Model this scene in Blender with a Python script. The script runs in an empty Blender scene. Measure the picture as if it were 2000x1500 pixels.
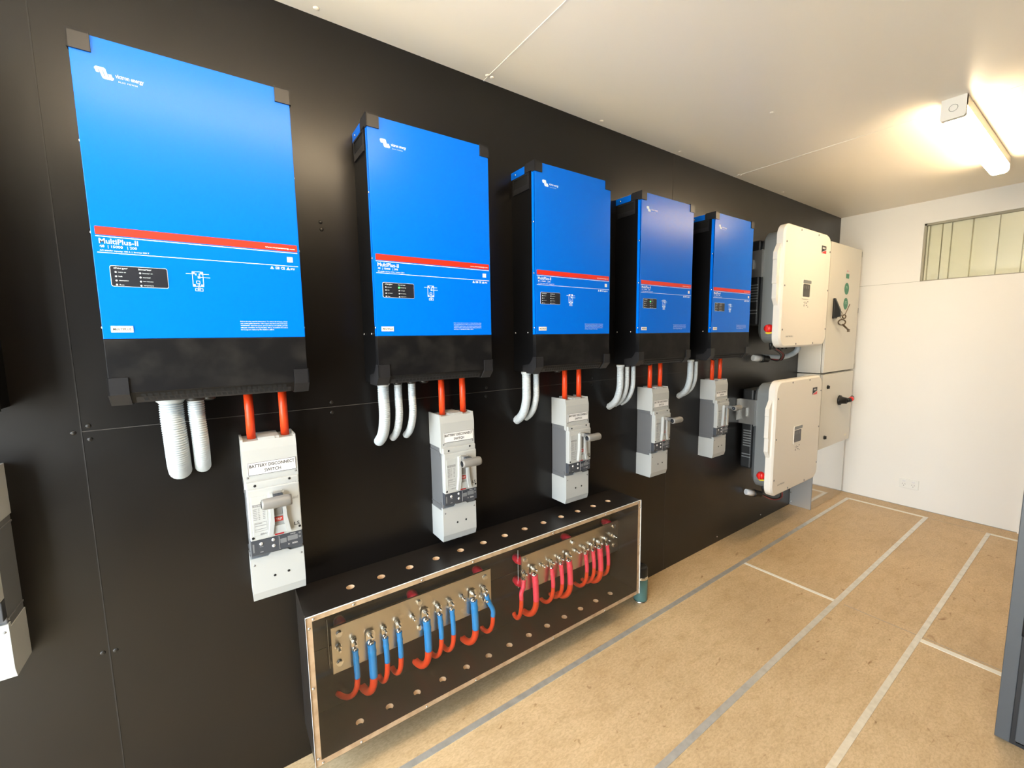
import bpy, bmesh, math, random
from mathutils import Vector, Matrix
random.seed(7)
S = bpy.context.scene
COL = S.collection

# ------------------------------------------------------------------ camera
CX, CY, CZ = -0.2013, -1.5371, 1.4655
YAW, PITCH, ROLL, FPX = 0.6063, -0.1101, -0.0148, 828.6
cam = bpy.data.cameras.new('camera'); cam.sensor_width = 36; cam.lens = FPX*36/2000
cam.clip_start = 0.02
co = bpy.data.objects.new('camera', cam); COL.objects.link(co); S.camera = co
F = Vector((math.sin(YAW)*math.cos(PITCH), math.cos(YAW)*math.cos(PITCH), math.sin(PITCH)))
R0 = Vector((math.cos(YAW), -math.sin(YAW), 0)); U0 = R0.cross(F)
R = R0*math.cos(ROLL)+U0*math.sin(ROLL); U = -R0*math.sin(ROLL)+U0*math.cos(ROLL)
M = Matrix((R, U, -F)).transposed().to_4x4(); M.translation = (CX, CY, CZ)
co.matrix_world = M

# ------------------------------------------------------------------ daylight, exposure
SKY = 7.3
w = bpy.data.worlds.new('sky'); S.world = w; w.use_nodes = True
nt = w.node_tree; bg = nt.nodes['Background']
tc = nt.nodes.new('ShaderNodeTexCoord'); sp = nt.nodes.new('ShaderNodeSeparateXYZ')
cr = nt.nodes.new('ShaderNodeValToRGB'); mr = nt.nodes.new('ShaderNodeMapRange')
nt.links.new(tc.outputs['Generated'], sp.inputs[0]); nt.links.new(sp.outputs['Z'], mr.inputs[0])
mr.inputs[1].default_value = -0.3; mr.inputs[2].default_value = 0.8
nt.links.new(mr.outputs[0], cr.inputs[0]); nt.links.new(cr.outputs[0], bg.inputs[0])
cr.color_ramp.elements[0].color = (.42, .40, .36, 1); cr.color_ramp.elements[0].position = 0.2
cr.color_ramp.elements[1].color = (.62, .80, 1, 1); cr.color_ramp.elements[1].position = 1.0
e = cr.color_ramp.elements.new(0.34); e.color = (.86, .94, 1, 1)
bg.inputs[1].default_value = SKY
S.view_settings.view_transform = 'Standard'; S.view_settings.look = 'None'
S.view_settings.exposure = 0.98; S.view_settings.gamma = 1.0
S.view_settings.use_curve_mapping = False
LAMP = 27.0
LAMP_COL = (1.0, .77, .49)
# the left end of the room is an open double doorway
XE = -1.70
YB = -2.40        # wall behind camera
pl = bpy.data.lights.new('door_daylight', 'AREA'); pl.shape = 'RECTANGLE'
pl.size = 2.36; pl.size_y = 2.40; pl.cycles.is_portal = True
po = bpy.data.objects.new('door_daylight', pl); COL.objects.link(po)
po.location = (XE-.05, -1.2, 1.22); po.rotation_euler = (math.radians(90), 0, math.radians(-90))

# sun on the ground outside the open end; it runs parallel to the opening and does not enter
sl = bpy.data.lights.new('sun', 'SUN'); sl.energy = 14.0; sl.angle = math.radians(.6); sl.color = (1, .95, .86)
so_ = bpy.data.objects.new('sun', sl); COL.objects.link(so_); so_.rotation_euler = (math.radians(-24), math.radians(-4), 0)

# ------------------------------------------------------------------ materials
def mat(name, col, rough=.5, metal=0, spec=.5, emit=None, estr=0, coat=0, noise=None, bump=None, wear=None):
    m = bpy.data.materials.new(name); m.use_nodes = True
    n = m.node_tree.nodes; l = m.node_tree.links; b = n['Principled BSDF']
    b.inputs['Base Color'].default_value = (*col, 1); b.inputs['Roughness'].default_value = rough
    b.inputs['Metallic'].default_value = metal; b.inputs['Specular IOR Level'].default_value = spec
    b.inputs['Coat Weight'].default_value = coat
    if emit: b.inputs['Emission Color'].default_value = (*emit, 1); b.inputs['Emission Strength'].default_value = estr
    if noise or bump or wear:
        t = n.new('ShaderNodeTexCoord')
    if noise:   # (scale, colour2, contrast lo, hi)
        x = n.new('ShaderNodeTexNoise'); x.inputs['Scale'].default_value = noise[0]; x.inputs['Detail'].default_value = 6
        l.new(t.outputs['Object'], x.inputs['Vector'])
        r = n.new('ShaderNodeValToRGB'); r.color_ramp.elements[0].position = noise[2]; r.color_ramp.elements[1].position = noise[3]
        r.color_ramp.elements[0].color = (*col, 1); r.color_ramp.elements[1].color = (*noise[1], 1)
        l.new(x.outputs['Fac'], r.inputs[0]); l.new(r.outputs[0], b.inputs['Base Color'])
    if wear:    # roughness variation (scale, lo, hi)
        x = n.new('ShaderNodeTexNoise'); x.inputs['Scale'].default_value = wear[0]; x.inputs['Detail'].default_value = 5
        l.new(t.outputs['Object'], x.inputs['Vector'])
        r = n.new('ShaderNodeMapRange'); r.inputs[1].default_value = .3; r.inputs[2].default_value = .7
        r.inputs[3].default_value = wear[1]; r.inputs[4].default_value = wear[2]
        l.new(x.outputs['Fac'], r.inputs[0]); l.new(r.outputs[0], b.inputs['Roughness'])
    if bump:    # (scale, strength, distance)
        x = n.new('ShaderNodeTexNoise'); x.inputs['Scale'].default_value = bump[0]; x.inputs['Detail'].default_value = 3
        l.new(t.outputs['Object'], x.inputs['Vector'])
        k = n.new('ShaderNodeBump'); k.inputs['Strength'].default_value = bump[1]; k.inputs['Distance'].default_value = bump[2]
        l.new(x.outputs['Fac'], k.inputs['Height']); l.new(k.outputs[0], b.inputs['Normal'])
    return m

def thin_clear(name, tint, ior=1.45):
    m = bpy.data.materials.new(name); m.use_nodes = True
    n = m.node_tree.nodes; l = m.node_tree.links; n.clear()
    o = n.new('ShaderNodeOutputMaterial'); mx = n.new('ShaderNodeMixShader')
    t = n.new('ShaderNodeBsdfTransparent'); t.inputs[0].default_value = (*tint, 1)
    g = n.new('ShaderNodeBsdfGlossy'); g.inputs['Roughness'].default_value = .03
    lw = n.new('ShaderNodeLayerWeight'); lw.inputs[0].default_value = .5
    pw = n.new('ShaderNodeMath'); pw.operation = 'POWER'; pw.inputs[1].default_value = 4.5; l.new(lw.outputs['Facing'], pw.inputs[0])
    f = n.new('ShaderNodeMapRange'); f.inputs[3].default_value = .035; f.inputs[4].default_value = .9; l.new(pw.outputs[0], f.inputs[0])
    l.new(f.outputs[0], mx.inputs[0]); l.new(t.outputs[0], mx.inputs[1]); l.new(g.outputs[0], mx.inputs[2])
    l.new(mx.outputs[0], o.inputs[0]); return m

m_wall = mat('black_film_ply', (.0055, .0045, .004), .28, spec=.42, wear=(3.0, .28, .36), bump=(220, .05, .0006))
m_seam = mat('seam_edge', (.045, .04, .036), .6)
m_ceil = mat('ceiling_panel', (.88, .80, .665), .36, bump=(300, .03, .0004))
m_cseam = mat('ceiling_seam', (.85, .80, .70), .5)
m_white = mat('white_panel', (.80, .785, .74), .55, bump=(60, .12, .002))
m_wseam = mat('white_panel_seam', (.32, .31, .27), .6)
m_blue = mat('blue_powder_coat', (.0003, .150, .76), .27, spec=.17, bump=(900, .03, .0003))
m_black = mat('black_powder_coat', (.003, .003, .0035), .42, spec=.25, bump=(700, .08, .0004))
m_blackf = mat('black_dusty_front', (.005, .005, .006), .48, spec=.16, noise=(11, (.022, .021, .020), .48, .8), bump=(600, .1, .0004))
m_guard = mat('corner_plastic', (.016, .016, .018), .36, spec=.35)
m_hole = mat('hole_black', (.002, .002, .002), .9)
m_red = mat('red_print', (.72, .022, .006), .45)
m_print = mat('white_print', (.80, .92, .98), .5)
m_ink = mat('black_ink', (.02, .02, .022), .6)
m_led = mat('led_panel_film', (.012, .014, .022), .35)
m_green = mat('green_led', (.05, .9, .1), .4, emit=(.05, 1, .1), estr=2.0)
m_steel = mat('zinc_screw', (.75, .74, .72), .25, metal=1)
m_pl_white = mat('switch_white_plastic', (.41, .425, .42), .45)
m_pl_grey = mat('switch_grey_plastic', (.125, .13, .138), .5)
m_pl_mid = mat('toggle_grey_plastic', (.20, .195, .185), .42)
m_trip = mat('trip_unit_dark', (.05, .056, .068), .35)
m_screen = mat('trip_window_grey', (.17, .18, .19), .3)
m_grey_print = mat('grey_print', (.22, .22, .22), .6)
m_dred = mat('dark_red_mark', (.42, .01, .02), .5)
m_sticker = mat('white_sticker', (.72, .72, .72), .4)
m_orange = mat('orange_cable_sheath', (.82, .060, .010), .38)
m_conduit = mat('grey_conduit', (.46, .51, .545), .42)
m_cap_black = mat('black_gland', (.01, .01, .01), .45)
m_ply = mat('plywood_edge', (.66, .47, .30), .6, noise=(25, (.42, .25, .13), .45, .8))
m_boxin = mat('black_film_ply_box', (.014, .011, .009), .34, spec=.5, wear=(4, .3, .42), bump=(200, .05, .0006))
m_busbar = mat('tinned_busbar', (.60, .56, .48), .30, metal=1, wear=(4, .27, .33))
m_bolt = mat('stainless_bolt', (.80, .78, .74), .16, metal=1)
m_shrink_b = mat('blue_heat_shrink', (.01, .26, .66), .4)
m_shrink_r = mat('red_heat_shrink', (.93, .06, .10), .4)
m_flag = mat('dull_red_flag', (.42, .03, .018), .5)
m_insul = mat('red_insulator', (.62, .005, .03), .35)
m_acrylic = thin_clear('clear_acrylic', (.965, .965, .96))
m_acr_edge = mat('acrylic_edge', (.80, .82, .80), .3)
m_floor = None
m_strip = mat('aluminium_strip', (.74, .71, .64), .32, metal=.62, noise=(30, (.62, .59, .52), .4, .7))
m_tape = mat('white_line_tape', (.80, .76, .66), .5)
m_sma_white = mat('cream_white_cover', (.80, .755, .675), .42)
m_cast = mat('grey_cast_housing', (.22, .235, .24), .42, metal=.25, bump=(350, .15, .0005))
m_fan = mat('black_fan_shroud', (.010, .011, .012), .5)
m_bracket = mat('galvanised_bracket', (.42, .42, .41), .35, metal=.8)
m_galv = mat('satin_steel', (.62, .61, .58), .36, metal=.75)
m_rotred = mat('red_rotary', (.80, .02, .015), .35)
m_yellow = mat('yellow_plate', (.80, .62, .03), .5)
m_disp = mat('display_grey', (.035, .028, .030), .3)
m_cab = mat('cabinet_light_grey', (.74, .715, .64), .42, bump=(500, .06, .0004))
m_mirror = mat('polished_steel', (.70, .70, .69), .10, metal=1)
m_gstk = mat('green_sticker', (.04, .24, .14), .5)
m_pink = mat('pale_label', (.78, .62, .56), .5)
m_key = mat('key_metal', (.20, .15, .10), .35, metal=1)
m_teal = mat('teal_flask_enamel', (.085, .185, .17), .35)
m_rack = mat('rack_grey', (.06, .066, .072), .42, bump=(400, .05, .0004))
m_rackd = mat('rack_dark', (.01, .01, .011), .5)
m_lampw = mat('lamp_housing_white', (.80, .77, .70), .45)
m_lens = mat('lamp_lens', (.9, .88, .85), .4, emit=LAMP_COL, estr=LAMP)
m_glass = thin_clear('window_glass', (.95, .96, .93))
m_sheet = mat('ribbed_steel_sheet', (.84, .80, .66), .5)
m_wframe = mat('window_reveal', (.34, .32, .24), .5)
m_socket = mat('socket_white', (.78, .78, .74), .35)
m_ground = mat('outside_concrete', (.62, .58, .50), .9)

def floor_material():
    m = bpy.data.materials.new('tan_floor'); m.use_nodes = True
    n = m.node_tree.nodes; l = m.node_tree.links; b = n['Principled BSDF']
    t = n.new('ShaderNodeTexCoord')
    def noise(scale, detail, sc=(1, 1, 1), dist=0):
        mp = n.new('ShaderNodeMapping'); mp.inputs['Scale'].default_value = sc; l.new(t.outputs['Object'], mp.inputs[0])
        x = n.new('ShaderNodeTexNoise'); x.inputs['Scale'].default_value = scale; x.inputs['Detail'].default_value = detail
        x.inputs['Distortion'].default_value = dist
        l.new(mp.outputs[0], x.inputs['Vector']); return x.outputs['Fac']
    def ramp(f, stops):
        r = n.new('ShaderNodeValToRGB'); l.new(f, r.inputs[0])
        r.color_ramp.elements[0].position = stops[0][0]; r.color_ramp.elements[0].color = (*stops[0][1], 1)
        r.color_ramp.elements[1].position = stops[1][0]; r.color_ramp.elements[1].color = (*stops[1][1], 1)
        for p, c in stops[2:]:
            e = r.color_ramp.elements.new(p); e.color = (*c, 1)
        return r.outputs[0]
    def mult(a, c, fac=1):
        x = n.new('ShaderNodeMix'); x.data_type = 'RGBA'; x.blend_type = 'MULTIPLY'; x.inputs[0].default_value = fac
        l.new(a, x.inputs[6]); l.new(c, x.inputs[7]); return x.outputs[2]
    base = ramp(noise(1.7, 5), [(.3, (.54, .38, .205)), (.7, (.66, .48, .275))])
    fine = ramp(noise(70, 5, (1, 2, 1), .8), [(.32, (.80, .77, .73)), (.62, (1.0, 1.0, 1.0))])
    grain = ramp(noise(9, 6, (1, 2.5, 1), .6), [(.32, (.90, .88, .84)), (.55, (1, 1, 1))])
    scuff = ramp(noise(7, 8, (1, 2.2, 1), 1.2), [(.25, (.55, .42, .30)), (.32, (1, 1, 1))])
    spots = ramp(noise(19, 5, (1, 1.6, 1), .8), [(.26, (.60, .50, .40)), (.32, (1, 1, 1))])
    c = mult(mult(mult(mult(base, fine), grain), scuff), spots)
    l.new(c, b.inputs['Base Color'])
    r = n.new('ShaderNodeMapRange'); r.inputs[3].default_value = .36; r.inputs[4].default_value = .55
    l.new(noise(5, 4), r.inputs[0]); l.new(r.outputs[0], b.inputs['Roughness'])
    k = n.new('ShaderNodeBump'); k.inputs['Strength'].default_value = .12; k.inputs['Distance'].default_value = .001
    l.new(noise(160, 3), k.inputs['Height']); l.new(k.outputs[0], b.inputs['Normal'])
    return m
m_floor = floor_material()

# ------------------------------------------------------------------ mesh builder
_text = {}
def text_mesh(s, bold=0.0):
    if (s, bold) in _text: return _text[(s, bold)]
    c = bpy.data.curves.new('t', 'FONT'); c.body = s; c.size = 1; c.resolution_u = 2; c.offset = bold
    o = bpy.data.objects.new('t', c); COL.objects.link(o)
    dg = bpy.context.evaluated_depsgraph_get(); dg.update()
    me = bpy.data.meshes.new_from_object(o.evaluated_get(dg))
    vs = [(v.co.x, v.co.y) for v in me.vertices]; fs = [list(p.vertices) for p in me.polygons]
    bpy.data.objects.remove(o); bpy.data.curves.remove(c); bpy.data.meshes.remove(me)
    _text[(s, bold)] = (vs, fs); return vs, fs

class MB:
    def __init__(self): self.v = []; self.f = []; self.m = []; self.s = []
    def add(self, vs, fs, mi=0, smooth=False):
        b = len(self.v); self.v += [tuple(p) for p in vs]
        for f in fs: self.f.append([b+i for i in f]); self.m.append(mi); self.s.append(smooth)
        return self
    def box(self, x0, x1, y0, y1, z0, z1, mi=0, bev=0):
        if bev: return self.bbox(x0, x1, y0, y1, z0, z1, bev, mi)
        vs = [(x, y, z) for z in (z0, z1) for y in (y0, y1) for x in (x0, x1)]
        return self.add(vs, [(0, 2, 3, 1), (4, 5, 7, 6), (0, 1, 5, 4), (2, 6, 7, 3), (0, 4, 6, 2), (1, 3, 7, 5)], mi)
    def bbox(self, x0, x1, y0, y1, z0, z1, b, mi=0, seg=2):
        bm = bmesh.new(); bmesh.ops.create_cube(bm, size=1)
        for v in bm.verts:
            v.co = ((x0+x1)/2+v.co.x*(x1-x0), (y0+y1)/2+v.co.y*(y1-y0), (z0+z1)/2+v.co.z*(z1-z0))
        bmesh.ops.bevel(bm, geom=bm.edges[:], offset=b, segments=seg, profile=.5, affect='EDGES')
        bm.verts.index_update()
        self.add([v.co[:] for v in bm.verts], [[v.index for v in f.verts] for f in bm.faces], mi); bm.free(); return self
    def prism(self, poly, a0, a1, axis='y', mi=0, smooth=False):
        """poly in the two other axes (axis y: x,z ; axis x: y,z ; axis z: x,y)"""
        n = len(poly)
        def P(p, a): return {'y': (p[0], a, p[1]), 'x': (a, p[0], p[1]), 'z': (p[0], p[1], a)}[axis]
        vs = [P(p, a0) for p in poly]+[P(p, a1) for p in poly]
        self.add(vs, [list(range(n))[::-1], [n+i for i in range(n)]], mi)
        b = len(self.v)-2*n
        for i in range(n):
            j = (i+1) % n; self.f.append([b+i, b+j, b+n+j, b+n+i]); self.m.append(mi); self.s.append(smooth)
        return self
    def loft(self, rings, mi=0, smooth=True, cap=True, closed=True):
        n = len(rings[0]); vs = [p for r in rings for p in r]; fs = []
        for k in range(len(rings)-1):
            for i in range(n if closed else n-1):
                j = (i+1) % n; fs.append((k*n+i, k*n+j, (k+1)*n+j, (k+1)*n+i))
        self.add(vs, fs, mi, smooth)
        if cap:
            b = len(self.v)-len(vs)
            self.f.append([b+i for i in range(n)][::-1]); self.m.append(mi); self.s.append(False)
            self.f.append([b+(len(rings)-1)*n+i for i in range(n)]); self.m.append(mi); self.s.append(False)
        return self
    def cyl(self, p0, p1, r, r1=None, seg=20, mi=0, smooth=True):
        return self.tube([p0, p1], [r, r if r1 is None else r1], seg, mi, smooth)
    def tube(self, pts, r, seg=16, mi=0, smooth=True, flat=None):
        pts = [Vector(p) for p in pts]; n = len(pts)
        rs = r if isinstance(r, (list, tuple)) else [r]*n
        d = (pts[1]-pts[0]).normalized(); a = Vector((0, 0, 1)) if abs(d.z) < .9 else Vector((1, 0, 0))
        u = d.cross(a).normalized(); rings = []
        for i in range(n):
            t = (pts[min(i+1, n-1)]-pts[max(i-1, 0)]).normalized()
            u = (u-t*u.dot(t)).normalized(); v = t.cross(u)
            rings.append([tuple(pts[i]+(u*math.cos(q)+v*math.sin(q))*rs[i]) for q in [2*math.pi*k/seg for k in range(seg)]])
        return self.loft(rings, mi, smooth)
    def lathe(self, prof, c, axis='z', seg=24, mi=0):
        """prof list of (radius, height) along axis through c"""
        rings = []
        for r, h in prof:
            ring = []
            for k in range(seg):
                q = 2*math.pi*k/seg; a, b = max(r, 1e-5)*math.cos(q), max(r, 1e-5)*math.sin(q)
                ring.append({'z': (c[0]+a, c[1]+b, c[2]+h), 'y': (c[0]+a, c[1]+h, c[2]+b), 'x': (c[0]+h, c[1]+a, c[2]+b)}[axis])
            rings.append(ring)
        return self.loft(rings, mi)
    def text(self, s, x0, x1, z0, z1, y, mi=0, bold=0.0, normal='-y', depth=.0004, keep=False):
        """letters filling x0..x1 by z0..z1, standing on the plane at y"""
        vs, fs = text_mesh(s, bold)
        ax = min(v[0] for v in vs); bx = max(v[0] for v in vs); az = min(v[1] for v in vs); bz = max(v[1] for v in vs)
        kx = (x1-x0)/(bx-ax); kz = (z1-z0)/(bz-az)
        out = []
        for a, b in vs:
            p, q = x0+(a-ax)*kx, z0+(b-az)*kz
            out.append((p, y-depth, q) if normal == '-y' else (y-depth, -p, q) if normal == '-x' else (y+depth, p, q))
        return self.add(out, fs, mi)
    def rect(self, x0, x1, z0, z1, y, t=.0005, mi=0): return self.box(x0, x1, y-t, y, z0, z1, mi)
    def frame(self, x0, x1, z0, z1, w_, y, t=.0005, mi=0):
        self.box(x0, x1, y-t, y, z0, z0+w_, mi); self.box(x0, x1, y-t, y, z1-w_, z1, mi)
        self.box(x0, x0+w_, y-t, y, z0, z1, mi); return self.box(x1-w_, x1, y-t, y, z0, z1, mi)
    def mesh(self, name, mats):
        me = bpy.data.meshes.new(name); me.from_pydata(self.v, [], self.f); 
        for m in (mats if isinstance(mats, (list, tuple)) else [mats]): me.materials.append(m)
        me.polygons.foreach_set('material_index', self.m); me.polygons.foreach_set('use_smooth', self.s)
        bm = bmesh.new(); bm.from_mesh(me); bmesh.ops.recalc_face_normals(bm, faces=bm.faces); bm.to_mesh(me); bm.free()
        me.update(); return me
    def build(self, name, mats, parent=None, loc=(0, 0, 0)):
        return obj(name, self.mesh(name, mats), parent, loc)

def obj(name, me, parent=None, loc=(0, 0, 0), rot=(0, 0, 0)):
    o = bpy.data.objects.new(name, me); COL.objects.link(o); o.location = loc; o.rotation_euler = rot
    if parent: o.parent = parent
    return o
def thing(name, label, cat, loc=(0, 0, 0), group=None, rot=(0, 0, 0)):
    o = obj(name, None, None, loc, rot); o.empty_display_size = .05
    return tag(o, label, cat, group)
def tag(o, label, cat, group=None):
    o['label'] = label; o['category'] = cat
    if group: o['group'] = group
    return o
def struct(o): o['kind'] = 'structure'; return o
def copy_tree(o, parent=None):
    c = o.copy(); COL.objects.link(c); c.parent = parent
    for ch in [k for k in bpy.data.objects if k.parent == o]: copy_tree(ch, c)
    return c
def rrect(x0, x1, z0, z1, r, n=6):
    P = []
    for cx, cz, a in ((x1-r, z0+r, -90), (x1-r, z1-r, 0), (x0+r, z1-r, 90), (x0+r, z0+r, 180)):
        for k in range(n+1):
            q = math.radians(a+90*k/n); P.append((cx+r*math.cos(q), cz+r*math.sin(q)))
    return P
def circ(cx, cz, r, n=20): return [(cx+r*math.cos(2*math.pi*k/n), cz+r*math.sin(2*math.pi*k/n)) for k in range(n)]
def smooth_path(P, n=8):
    P = [Vector(p) for p in P]; out = []
    Q = [2*P[0]-P[1]]+P+[2*P[-1]-P[-2]]
    for i in range(1, len(Q)-2):
        for k in range(n):
            t = k/n; a, b, c, d = Q[i-1], Q[i], Q[i+1], Q[i+2]
            out.append(.5*((2*b)+(c-a)*t+(2*a-5*b+4*c-d)*t*t+(3*b-a-3*c+d)*t**3))
    out.append(P[-1]); return out

# ------------------------------------------------------------------ the room
L, ZC, XL = 4.4697, 2.478, XE
TK = .08
fl = struct(MB().box(XL-TK, L+TK, YB-TK, TK, -.08, 0).build('floor', m_floor))
MB().box(2.484, 2.487, YB, -.785, 0, .0006).build('floor_seam', m_wseam, fl)
MB().box(4.302, 4.3045, -1.065, -.78, 0, .0006).build('floor_seam', m_wseam, fl)
ce = struct(MB().box(XL-TK, L+TK, YB-TK, TK, ZC, ZC+.08).build('ceiling', m_ceil))
for x in (.7497, 2.6388): MB().box(x-.0022, x+.0022, YB, 0, ZC-.0015, ZC).build('ceiling_seam', m_cseam, ce)
def dome(parent, c, n, r, m, name='rivet', h=.004):
    mb = MB(); prof = [(r, 0), (r*.92, h*.5), (r*.6, h*.85), (.0001, h)]
    ax = 'z' if n[2] else 'y' if n[1] else 'x'; s = n[0]+n[1]+n[2]
    mb.lathe([(a, b*s) for a, b in prof], c, ax, 12); return mb.build(name, m, parent)
for x, y in ((.129, -.035), (.744, -.038), (.766, -.0365), (1.380, -.035), (2.000, -.036), (3.2435, -.038), (3.839, -.043), (1.983, -.522), (2.628, -.04), (2.649, -.04)):
    dome(ce, (x, y, ZC), (0, 0, -1), .009, m_ceil, 'rivet')
wb = struct(MB().box(XL-TK, L+TK, 0, TK, 0, ZC).build('wall_back', m_wall))
m_wallriv = mat('black_rivet', (.008, .007, .006), .4)
MB().box(-.5075, -.5050, -.0012, 0, 0, ZC).build('wall_seam', mat('dark_seam', (.012, .011, .011), .5), wb)
MB().box(1.9950, 1.9972, -.0012, 0, 0, ZC).build('wall_seam', m_seam, wb)
MB().box(-.506, L, -.0012, 0, 1.2352, 1.2374).build('wall_seam', m_seam, wb)
for x, z in ((-.492, 1.250), (-.5214, 1.235), (-.4916, 1.214), (.1107, 1.849), (.1125, 1.826), (-.4938, .6136), (-.5196, .618), (.7316, 1.2533), (.7281, 1.2162), (.11, 1.252), (.11, 1.217), (1.36, 1.252), (1.36, 1.217)):
    dome(wb, (x, 0, z), (0, -1, 0), .0062, m_wallriv, 'rivet', .0022)
for x, z in ((2.61, .040), (3.24, .039)): dome(wb, (x, 0, z), (0, -1, 0), .005, m_steel, 'rivet')
struct(MB().box(XL-TK, XL, YB-TK, TK, 2.40, ZC).box(XL-TK, XL, -.03, TK, 0, 2.40).box(XL-TK, XL, YB-TK, YB+.03, 0, 2.40).build('wall_left', m_white))
# right-hand end wall with the slot window
WY0, WY1, WZ0, WZ1 = -1.85, -.5576, 1.8618, 2.3073
mb = MB(); mb.box(L, L+TK, YB-TK, TK, 0, WZ0); mb.box(L, L+TK, YB-TK, TK, WZ1, ZC)
mb.box(L, L+TK, WY1, TK, WZ0, WZ1); mb.box(L, L+TK, YB-TK, WY0, WZ0, WZ1)
wr = struct(mb.build('wall_right', m_white))
MB().box(L-.0008, L, YB, 0, WZ0-.0022, WZ0).build('wall_seam', m_wseam, wr)
MB().box(L-.02, L, -1.245, -1.205, 0, ZC).build('cover_strip', m_white, wr)
MB().box(L-.003, L, YB, 0, 0, .004).build('wall_seam', m_wseam, wr)
wf = struct(MB().box(L+.012, L+.05, WY0, WY0+.02, WZ0, WZ1).box(L+.012, L+.05, WY1-.012, WY1, WZ0, WZ1)
            .box(L+.012, L+.05, WY0, WY1, WZ1-.014, WZ1).box(L+.012, L+.05, WY0, WY1, WZ0, WZ0+.006).build('window_1', m_wframe))
MB().box(L+.026, L+.030, WY0, WY1, WZ0, WZ1).build('window_glass', m_glass, wf)
mb = MB(); P = [(L+.052, WY1+.1)]
for y, g in ((-.585, .006), (-.655, .004), (-.7106, .007), (-.8272, .012), (-.9569, .007), (-1.08, .012), (-1.21, .007), (-1.33, .012), (-1.46, .007), (-1.58, .012), (-1.71, .007)):
    P += [(L+.052, y+g), (L+.082, y+g*.7), (L+.082, y-g*.7), (L+.052, y-g)]
P.append((L+.052, WY0-.1))
for i in range(len(P)-1):
    a, b = P[i], P[i+1]; mb.add([(a[0], a[1], WZ0-.1), (b[0], b[1], WZ0-.1), (b[0], b[1], WZ1+.1), (a[0], a[1], WZ1+.1)], [(0, 1, 2, 3)])
mb.build('ribbed_sheet', m_sheet, wf)
# wall behind the camera, with its doorway
struct(MB().box(XL-TK, L+TK, YB-TK, YB, 0, ZC).build('wall_front', m_wall))
struct(MB().box(-9, XL-TK, -6, 5, -.10, -.02).build('ground_outside', m_ground))

# floor lines
def strip(y, x0, x1, w0, label):
    tag(MB().box(x0, x1, y-w0/2, y+w0/2, .0003, .0022).build('floor_strip', m_strip), label, 'floor strip', 'long floor strips')
def line(x, y0, y1, w0, label):
    tag(MB().box(x-w0/2, x+w0/2, y0, y1, .0004, .0020).build('floor_line', m_tape), label, 'floor line', 'short floor lines')
strip(-.246, XL+.02, 4.315, .026, 'long straight silver floor strip nearest the black wall')
strip(-.7528, XL+.02, 4.315, .025, 'long straight pale floor strip running down the middle of the floor')
strip(-1.087, XL+.02, 4.300, .022, 'long white floor strip farthest from the black wall, beside the grey cabinet')
line(4.302, -.740, -.259, .030, 'thin white line joining the strips in front of the end wall, left rectangle')
line(2.484, -.740, -.259, .022, 'thin white cross line on the floor between the two longest strips')
line(4.285, -1.38, -1.098, .030, 'thin white line near the end wall running behind the grey cabinet')
line(2.452, -1.37, -1.098, .030, 'thin white cross line on the floor ending at the grey cabinet')

# ------------------------------------------------------------------ lamp
def batten(x0, label):
    t = thing('batten_light', label, 'light', (x0, -1.025, ZC), 'ceiling battens')
    W2 = .040; Ln = 1.19; H = .088
    MB().box(0, Ln, -W2, W2, -.042, 0).build('housing', m_lampw, t)
    MB().prism([(-W2, 0), (-W2, -H+.006), (-W2+.006, -H), (W2-.006, -H), (W2, -H+.006), (W2, 0)], -.004, .02, 'x').build('end_cap', m_lampw, t)
    mb = MB(); mb.prism([(-W2, 0), (-W2, -H+.02), (-W2+.015, -H), (W2-.015, -H), (W2, -H+.02), (W2, 0)], Ln, Ln+.014, 'x'); mb.build('end_cap', m_lampw, t)
    # knockout ring on the near end
    r = []
    for k in range(24):
        q = 2*math.pi*k/24; r.append((-.005, .014*math.cos(q)+.0, -.044+.014*math.sin(q)))
    MB().tube(r+[r[0], r[1]], .0009, 6).build('knockout_ring', m_wseam, t)
    prof = [(-W2+.001, -.042)]
    for k in range(13):
        q = math.pi*k/12; prof.append((-math.copysign(abs(math.cos(q))**.55, math.cos(q))*(W2-.001), -.060-math.sin(q)**.7*(H-.060)))
    prof.append((W2-.001, -.042))
    MB().prism(prof, .02, Ln, 'x', smooth=True).build('lens', m_lens, t)
    return t
batten(2.530, 'lit white batten lamp on the ceiling near the end wall')
b2 = batten(-.62, 'second lit batten lamp on the ceiling above the nearest blue inverter')

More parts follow.
